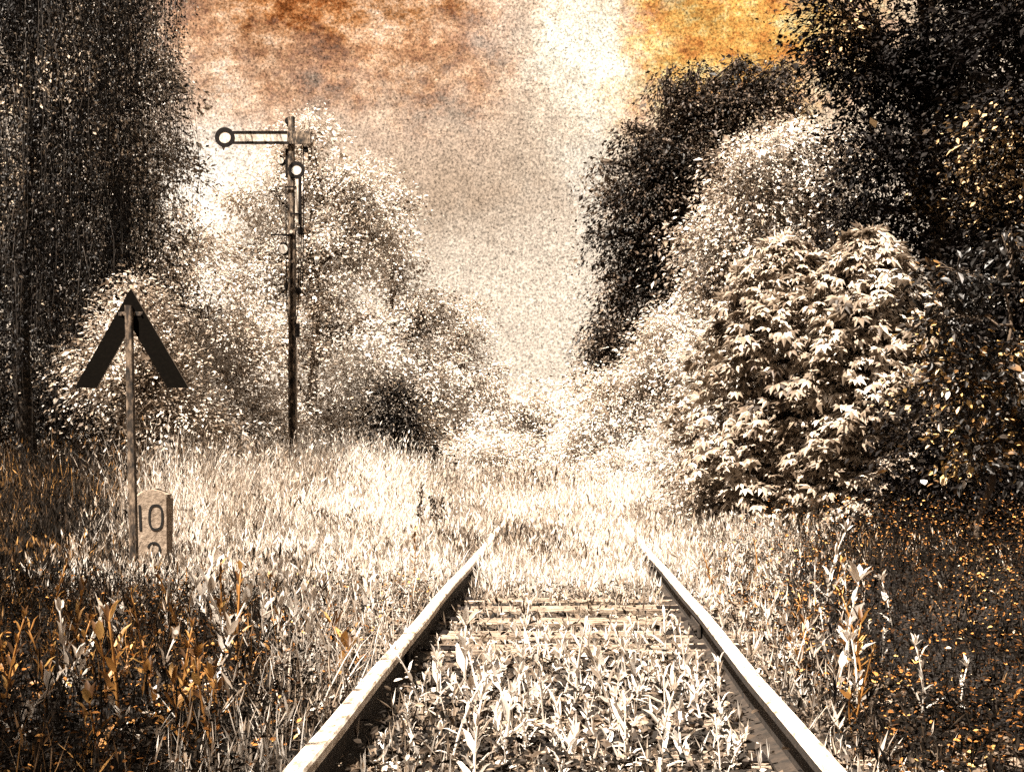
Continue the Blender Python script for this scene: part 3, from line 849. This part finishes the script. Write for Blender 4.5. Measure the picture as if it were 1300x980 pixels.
# ------------------------------------------------------------------ ground cover
def cover(name, label, x, y, hmax, size, mat):
    k = clear_rail(x, y, .05); x, y = x[k], y[k]; n_ = len(x)
    m = MB()
    z = np.maximum(rise(x, y), 0) + .01 + hmax[k] * rng.random(n_) ** 1.5
    A = runit(n_); A[:, 2] *= .4
    m.inst(*T_LEAF, np.stack([x, y, z], 1), A, UP + runit(n_) * .7, size * (.5 + rng.random(n_)))
    return kind(m.build(name, M[mat]), 'stuff', label, 'undergrowth')


n = 42000
y = yd(n, 3.5, 13, 1.3); x = rng.uniform(-1.6, 1.3, n)
k = rng.random(n) < clump(x, y, 1.6, 5) * np.where((np.abs(x) < .7) & (y > 7.0) & (y < 9.8), .4, 1)
cover('ground_cover', 'small pale leaves creeping over the ballast', x[k], y[k], .10 + 0 * x[k], .028, 'cover')
n = 80000
y = yd(n, 3.6, 10.5, 1.1); x = -.9 - rng.random(n) * (.40 * y + .3)
k = rng.random(n) < clump(x, y, 1.4, 6)
cover('undergrowth', 'leafy undergrowth painted dark for shade, with orange leaves, in the near left corner', x[k], y[k], .22 + 0 * x[k], .021, 'shade_cover')
n = 170000
y = yd(n, 3.6, 16, 1.2); x = 1.0 + rng.random(n) * (.33 * y + .8)
k = rng.random(n) < clump(x, y, 1.3, 7)
cover('undergrowth', 'undergrowth painted blackish for shade, speckled with orange leaves, at the right', x[k], y[k], .10 + .5 * sst(1.2, 2.6, x[k]), .021, 'shade_cover')

# ------------------------------------------------------------------ broad-leaved weeds
T_LAN = (np.array([[0, -.10, 0], [0, .10, 0], [.35, .5, .05], [.35, 0, -.02], [.35, -.5, .05], [.7, .36, .10], [.7, 0, .04], [.7, -.36, .10], [1, 0, .0]]),
         [(0, 1, 2, 3), (0, 3, 4), (3, 2, 5, 6), (4, 3, 6, 7), (6, 5, 8), (7, 6, 8)])


def weed_proto(label, mat, H, pairs, Ls, group, seed):
    rs = np.random.RandomState(seed)
    root = thing('broadleaf_weed', label, 'weed', (0, 0, 0), group)
    st_ = MB()
    bend = rs.uniform(-.28, .28, 2) * H
    t = np.linspace(0, 1, 7)
    path = np.stack([bend[0] * t ** 2, bend[1] * t ** 2, H * t - .03 * (t == 0)], 1)
    st_.tube(path, np.linspace(.006, .003, 7), 6)
    st_.build('stem', M[mat], root)
    lv = MB(); P = []; A = []; Sz = []; Wd = []
    asp = rs.uniform(.16, .42); droop_ = rs.uniform(-.5, .5); alt = rs.rand() < .4
    for i in range(pairs):
        f_ = .12 + .85 * i / max(1, pairs - 1); ph = i * (1.35 if not alt else 2.4) + rs.uniform(-.4, .4)
        for q_ in ((0, math.pi) if not alt else (0,)):
            if rs.rand() < .12: continue
            a = ph + q_ + rs.uniform(-.3, .3)
            P.append((bend[0] * f_ ** 2, bend[1] * f_ ** 2, H * f_)); upv = .5 + 1.1 * f_ + droop_ + rs.uniform(-.5, .5)
            A.append((math.cos(a), math.sin(a), upv)); Sz.append(Ls * (1.1 - .5 * f_) * rs.uniform(.6, 1.2)); Wd.append(asp * rs.uniform(.7, 1.2))
    for q_ in range(rs.randint(2, 7)):
        a = q_ * 1.257 + rs.uniform(-.4, .4); P.append(path[-1]); A.append((math.cos(a) * .7, math.sin(a) * .7, rs.uniform(.5, 1.6))); Sz.append(Ls * rs.uniform(.35, .7)); Wd.append(asp)
    P = np.array(P); A = np.array(A); Sz = np.array(Sz)
    N = np.stack([-A[:, 0] * A[:, 2], -A[:, 1] * A[:, 2], A[:, 0] ** 2 + A[:, 1] ** 2], 1) + rs.normal(size=A.shape) * .2
    lv.inst(T_LAN[0], T_LAN[1], P, A, N, Sz, widths=Sz * np.array(Wd), smooth=True)
    lv.build('leaves', M[mat], root)
    return root


def weeds(groupname, label, mats, spots, hs, seed):
    protos = []
    for j in range(9):
        protos.append(weed_proto(label, mats[j % len(mats)], hs * (1, .8, 1.25, .6, 1.1, .5, .9, 1.4, .7)[j], (5, 4, 7, 3, 8, 4, 6, 9, 5)[j], (.13, .14, .12, .12, .09, .13, .10, .08, .11)[j] * (hs / .3) ** .5, groupname, seed + j))
    for i, (x_, y_, s_) in enumerate(spots):
        p = protos[i % 9]
        z_ = float(rise(np.array(x_), np.array(y_))) + (.06 if abs(x_) < 1.5 else 0)
        if i < 9:
            p.location = (x_, y_, z_); p.rotation_euler = (0, 0, i * 1.3); p.scale = (s_, s_, s_)
        else:
            dup(p, (x_, y_, z_), random.uniform(0, 6.28), s_, label, (random.uniform(-.3, .3), random.uniform(-.3, .3)))


def gpx(px, py, z=.03):
    Y = (ZC - z) * F / (py - VY); return ((px - VX) / F * Y, Y)


sp = []
for (a, b_, s_) in ((590, 872, 1.3), (845, 830, 1.1), (870, 868, 1.0), (760, 850, 1.0), (700, 850, .9), (640, 850, .8), (810, 880, 1.1), (730, 890, 1.2),
                    (905, 880, .8), (555, 890, .9), (660, 900, 1.1), (780, 905, 1.1), (865, 905, 1.0)):
    x_, y_ = gpx(a, b_); sp.append((x_, y_, s_))
while len(sp) < 120:
    x_, y_ = random.uniform(-.62, .62), random.uniform(4.4, 7.3)
    if x_ < -.25 and random.random() < .65: continue
    sp.append((x_, y_, random.uniform(.35, 1.0)))
weeds('weeds between the rails', 'pale broad-leaved weed standing in the ballast between the rails', ['weed'], sp, .24, 100)
sp = []
for (a, b_, s_) in ((250, 800, 1.3), (285, 812, 1.2), (225, 770, 1.0), (440, 850, 1.2), (450, 822, .9), (330, 790, .9), (375, 800, 1.0), (300, 850, 1.2), (400, 830, .9),
                    (420, 780, .8), (350, 830, 1.0), (260, 880, 1.2)):
    x_, y_ = gpx(a, b_); sp.append((x_, y_, s_))
while len(sp) < 75:
    y_ = random.uniform(5.0, 11.5); x_ = -1.0 - random.random() * .2 * y_
    sp.append((x_, y_, random.uniform(.5, 1.15)))
weeds('weeds left of the track', 'pale broad-leaved weed in short grass left of the left rail', ['weed', 'weed', 'weed', 'weedo'], sp, .34, 200)
sp = []
for (a, b_, s_) in ((150, 910, 1.4), (135, 880, 1.1), (60, 900, .9), (200, 900, 1.1), (100, 860, .8), (280, 905, 1.1)):
    x_, y_ = gpx(a, b_); sp.append((x_, y_, s_))
while len(sp) < 34:
    y_ = random.uniform(4.8, 8.5); x_ = -.24 * y_ - random.random() * .16 * y_
    sp.append((x_, y_, random.uniform(.5, 1.0)))
weeds('ochre weeds in the near left corner', 'ochre broad-leaved weed among dark undergrowth in the near left corner', ['weedo'], sp, .32, 300)
sp = []
for (a, b_, s_) in ((1075, 845, 1.35), (1085, 862, 1.1), (1050, 760, 1.3), (1062, 750, 1.2), (1035, 770, 1.0), (1010, 790, .9), (1075, 770, 1.0), (1095, 880, 1.0), (1000, 850, .8)):
    x_, y_ = gpx(a, b_); sp.append((x_, y_, s_))
while len(sp) < 48:
    y_ = random.uniform(5.0, 12); x_ = 1.0 + random.random() * .12 * y_
    sp.append((x_, y_, random.uniform(.5, .9)))
weeds('weeds right of the track', 'pale broad-leaved weed beside the right rail', ['weed', 'weedo'], sp, .33, 400)

# dark dock stalks in the pale grass
k = 0
for (a, hgt) in ((528, 1.0), (534, 1.05), (548, .8), (556, .75), (563, .82), (450, .62), (443, .55), (480, .5)):
    Y = 15.2 + .25 * (k % 3); X = (a - VX) / F * Y
    d = thing('dock_stalk', 'dark dried dock stalk standing in pale grass left of the rail', 'plant', (X, Y, 0), 'dried dock stalks')
    m = MB(); P = bent(np.array([0, 0, -.05]), np.array([random.uniform(-.05, .07), 0, hgt * .68]), 6, 0); m.tube(P, np.linspace(.007, .004, 6), 5); m.build('stem', M['bark'], d)
    m = MB(); q_ = 60; tt = rng.random(q_) * .5 + .5
    pts = np.array([P[-1] * t_ for t_ in tt]); m.inst(*T_OVAL, pts + rng.normal(size=(q_, 3)) * .012, runit(q_) + UP, runit(q_), rng.uniform(.02, .045, q_)); m.build('seed_head', M['conif'], d)
    k += 1

# ------------------------------------------------------------------ sky, sun
SUN = np.array([-.30, -.34, .89]); SUN /= np.linalg.norm(SUN)
EL = math.asin(SUN[2]); AZ = math.atan2(SUN[0], SUN[1])
EXPO = 2.25
world = bpy.data.worlds.new('World'); scene.world = world; world.use_nodes = True
nt = world.node_tree
for n_ in list(nt.nodes): nt.nodes.remove(n_)
LK = nt.links.new


def nd(t, **kw):
    n_ = nt.nodes.new(t)
    for k_, v_ in kw.items(): setattr(n_, k_, v_)
    return n_


def mth(op, a, b_=None, c=None, clamp=False):
    n_ = nd('ShaderNodeMath', operation=op); n_.use_clamp = clamp
    for i, v_ in enumerate((a, b_, c)):
        if v_ is None: continue
        if isinstance(v_, (int, float)): n_.inputs[i].default_value = v_
        else: LK(v_, n_.inputs[i])
    return n_.outputs[0]


def mixc(fac, a, b_, mode='MIX'):
    n_ = nd('ShaderNodeMix', data_type='RGBA', blend_type=mode); n_.clamp_result = False
    for sck, v_ in ((n_.inputs[0], fac), (n_.inputs[6], a), (n_.inputs[7], b_)):
        if isinstance(v_, (int, float)): sck.default_value = v_
        elif isinstance(v_, tuple): sck.default_value = (*v_, 1)
        else: LK(v_, sck)
    return n_.outputs[2]


tc = nd('ShaderNodeTexCoord')
sep = nd('ShaderNodeSeparateXYZ'); LK(tc.outputs['Generated'], sep.inputs[0])
az = mth('ARCTAN2', sep.outputs[0], sep.outputs[1]); el = mth('ARCSINE', sep.outputs[2])


def noise(scale, detail=4.0, rough=.6, vec=None):
    n_ = nd('ShaderNodeTexNoise'); n_.inputs['Scale'].default_value = scale; n_.inputs['Detail'].default_value = detail; n_.inputs['Roughness'].default_value = rough
    LK(vec or tc.outputs['Generated'], n_.inputs['Vector']); return n_


wn = noise(9, 5, .65); ws = nd('ShaderNodeSeparateColor'); LK(wn.outputs['Color'], ws.inputs[0])
wf = noise(55, 6, .75); wfs = nd('ShaderNodeSeparateColor'); LK(wf.outputs['Color'], wfs.inputs[0])
azw = mth('ADD', mth('ADD', az, mth('MULTIPLY', mth('SUBTRACT', ws.outputs[0], .5), .13)), mth('MULTIPLY', mth('SUBTRACT', wfs.outputs[0], .5), .10))
elw = mth('ADD', mth('ADD', el, mth('MULTIPLY', mth('SUBTRACT', ws.outputs[1], .5), .11)), mth('MULTIPLY', mth('SUBTRACT', wfs.outputs[1], .5), .08))


def blob(px, py, rx, ry, soft=1.0):
    """soft cloud patch centred on one direction of the sky"""
    a0 = math.atan((px - VX) / F); e0 = math.atan((VY - py) / F * math.cos(a0))
    dx = mth('DIVIDE', mth('SUBTRACT', azw, a0), rx / F); dy = mth('DIVIDE', mth('SUBTRACT', elw, e0), ry / F)
    d2 = mth('ADD', mth('MULTIPLY', dx, dx), mth('MULTIPLY', dy, dy))
    return mth('POWER', 2.718, mth('MULTIPLY', d2, -1.0))


sky = nd('ShaderNodeTexSky'); sky.sky_type = 'NISHITA'; sky.sun_disc = False; sky.sun_elevation = EL; sky.sun_rotation = AZ
bw = nd('ShaderNodeRGBToBW'); LK(sky.outputs[0], bw.inputs[0])
tint = nd('ShaderNodeMix', data_type='RGBA', blend_type='MULTIPLY'); tint.inputs[0].default_value = 1
cmb = nd('ShaderNodeCombineColor'); [LK(bw.outputs[0], cmb.inputs[i]) for i in range(3)]
LK(cmb.outputs[0], tint.inputs[6]); tint.inputs[7].default_value = (.62, .5, .4, 1)
base = tint.outputs[2]
BS = 0.05
K = 1.0 / (BS * 2 ** EXPO)      # cloud brightness as it will show


def cc(r, g_, b_): return (r * K, g_ * K, b_ * K)


col = mixc(1.0, (0, 0, 0), cc(1.0, .81, .62))
col = mixc(mth('MULTIPLY', blob(590, 235, 160, 80), .9), col, cc(.52, .365, .245))
col = mixc(mth('MULTIPLY', blob(330, 150, 260, 70), .6), col, cc(.82, .54, .36))
vm = nd('ShaderNodeMapping'); vm.inputs['Scale'].default_value = (1, 1, 1.5); LK(tc.outputs['Generated'], vm.inputs[0])
nb = noise(52, 9, .82, vm.outputs[0]); nb2 = noise(34, 9, .82, vm.outputs[0])


def ckramp(src, stops):
    r = ramp(nt, [(p, tuple(v_ for v_ in c)) for p, c in stops]); LK(src, r.inputs[0])
    v_ = nd('ShaderNodeVectorMath', operation='SCALE'); LK(r.outputs[0], v_.inputs[0]); v_.inputs['Scale'].default_value = K
    return v_.outputs[0]


nbm = mth('ADD', mth('MULTIPLY', nb.outputs[0], .62), mth('MULTIPLY', noise(15, 4, .6, vm.outputs[0]).outputs[0], .38))
burnt = ckramp(nbm, [(.40, (.045, .013, .004)), (.465, (.34, .10, .025)), (.52, (.62, .27, .10)), (.59, (.92, .55, .32)), (.67, (1, .84, .68))])
amber = ckramp(nb2.outputs[0], [(.34, (.30, .08, .02)), (.43, (.78, .30, .07)), (.52, (.98, .52, .13)), (.62, (1, .78, .36)), (.72, (1, .95, .75))])
col = mixc(mth('MULTIPLY', blob(540, 100, 190, 50), .8), col, burnt)
col = mixc(mth('MULTIPLY', blob(290, 70, 150, 90), .7), col, burnt)
col = mixc(mth('MULTIPLY', blob(430, 5, 230, 75), 1.35, clamp=True), col, burnt)
col = mixc(mth('MULTIPLY', blob(930, 40, 190, 95), 1.3, clamp=True), col, amber)
col = mixc(mth('MULTIPLY', blob(640, 40, 60, 50), .6), col, cc(.95, .7, .52))
col = mixc(mth('MULTIPLY', blob(742, 50, 62, 95), .95), col, cc(1.5, 1.35, 1.05))
col = mixc(mth('MULTIPLY', blob(690, 100, 50, 40), .6), col, cc(1.0, .85, .66))
col = mixc(mth('MULTIPLY', blob(228, 280, 70, 110), 1.0), col, cc(1.5, 1.3, 1.08))
col = mixc(mth('MULTIPLY', blob(748, 230, 26, 130), .7), col, cc(.95, .82, .66))
# mottling: streaky cloud texture, coarse and fine
n1 = noise(26, 6, .7, vm.outputs[0]); n2 = noise(620, 2, .8)
hi = mth('MULTIPLY', mth('SUBTRACT', el, .17), 8, clamp=True)
f1 = mth('ADD', 1.0, mth('MULTIPLY', mth('SUBTRACT', n1.outputs[0], .5), mth('ADD', .5, mth('MULTIPLY', hi, 1.2))))
f2 = mth('ADD', 1.0, mth('MULTIPLY', mth('SUBTRACT', n2.outputs[0], .5), 3.6))
ff = mth('MAXIMUM', mth('MULTIPLY', f1, f2), .05)
gm = nd('ShaderNodeVectorMath', operation='SCALE'); LK(col, gm.inputs[0]); LK(ff, gm.inputs['Scale'])
# clouds fill the low sky, ahead and around; overhead stays the plain sky
cl = mth('SUBTRACT', 1.0, mth('MULTIPLY', mth('SUBTRACT', el, .36), 4.0, clamp=True))
cl = mth('MULTIPLY', cl, mth('SUBTRACT', 1.0, mth('MULTIPLY', mth('SUBTRACT', mth('ABSOLUTE', az), .7), 1.6, clamp=True)))
fin = mixc(cl, base, gm.outputs[0])
bg = nd('ShaderNodeBackground'); bg.inputs['Strength'].default_value = BS; LK(fin, bg.inputs['Color'])
wo = nd('ShaderNodeOutputWorld'); LK(bg.outputs[0], wo.inputs[0])

sl = bpy.data.lights.new('sun', 'SUN'); sl.energy = 5.0; sl.angle = math.radians(.5); sl.color = (1, .9, .78)
so = bpy.data.objects.new('sun', sl); COL.objects.link(so)
so.rotation_euler = (math.pi / 2 - EL, 0, math.pi - AZ)
so.location = (-20, -15, 40)

# ------------------------------------------------------------------ camera and render settings
cam = bpy.data.cameras.new('camera'); co = bpy.data.objects.new('camera', cam); COL.objects.link(co)
cam.sensor_width = 36; cam.lens = F / 1300 * 36
cam.shift_x = -66 / 1300; cam.shift_y = 85 / 1300
cam.clip_start = .1; cam.clip_end = 3000
co.location = (0, 0, ZC); co.rotation_euler = (math.pi / 2, 0, 0)
scene.camera = co
vs = scene.view_settings
scene.display_settings.display_device = 'sRGB'
vs.view_transform = 'Standard'; vs.look = 'None'; vs.exposure = EXPO; vs.gamma = 1; vs.use_curve_mapping = False
scene.render.engine = 'CYCLES'
cy = scene.cycles
cy.max_bounces = 4; cy.diffuse_bounces = 1; cy.glossy_bounces = 1; cy.transmission_bounces = 2; cy.transparent_max_bounces = 4
cy.use_denoising = False; cy.caustics_reflective = False; cy.caustics_refractive = False
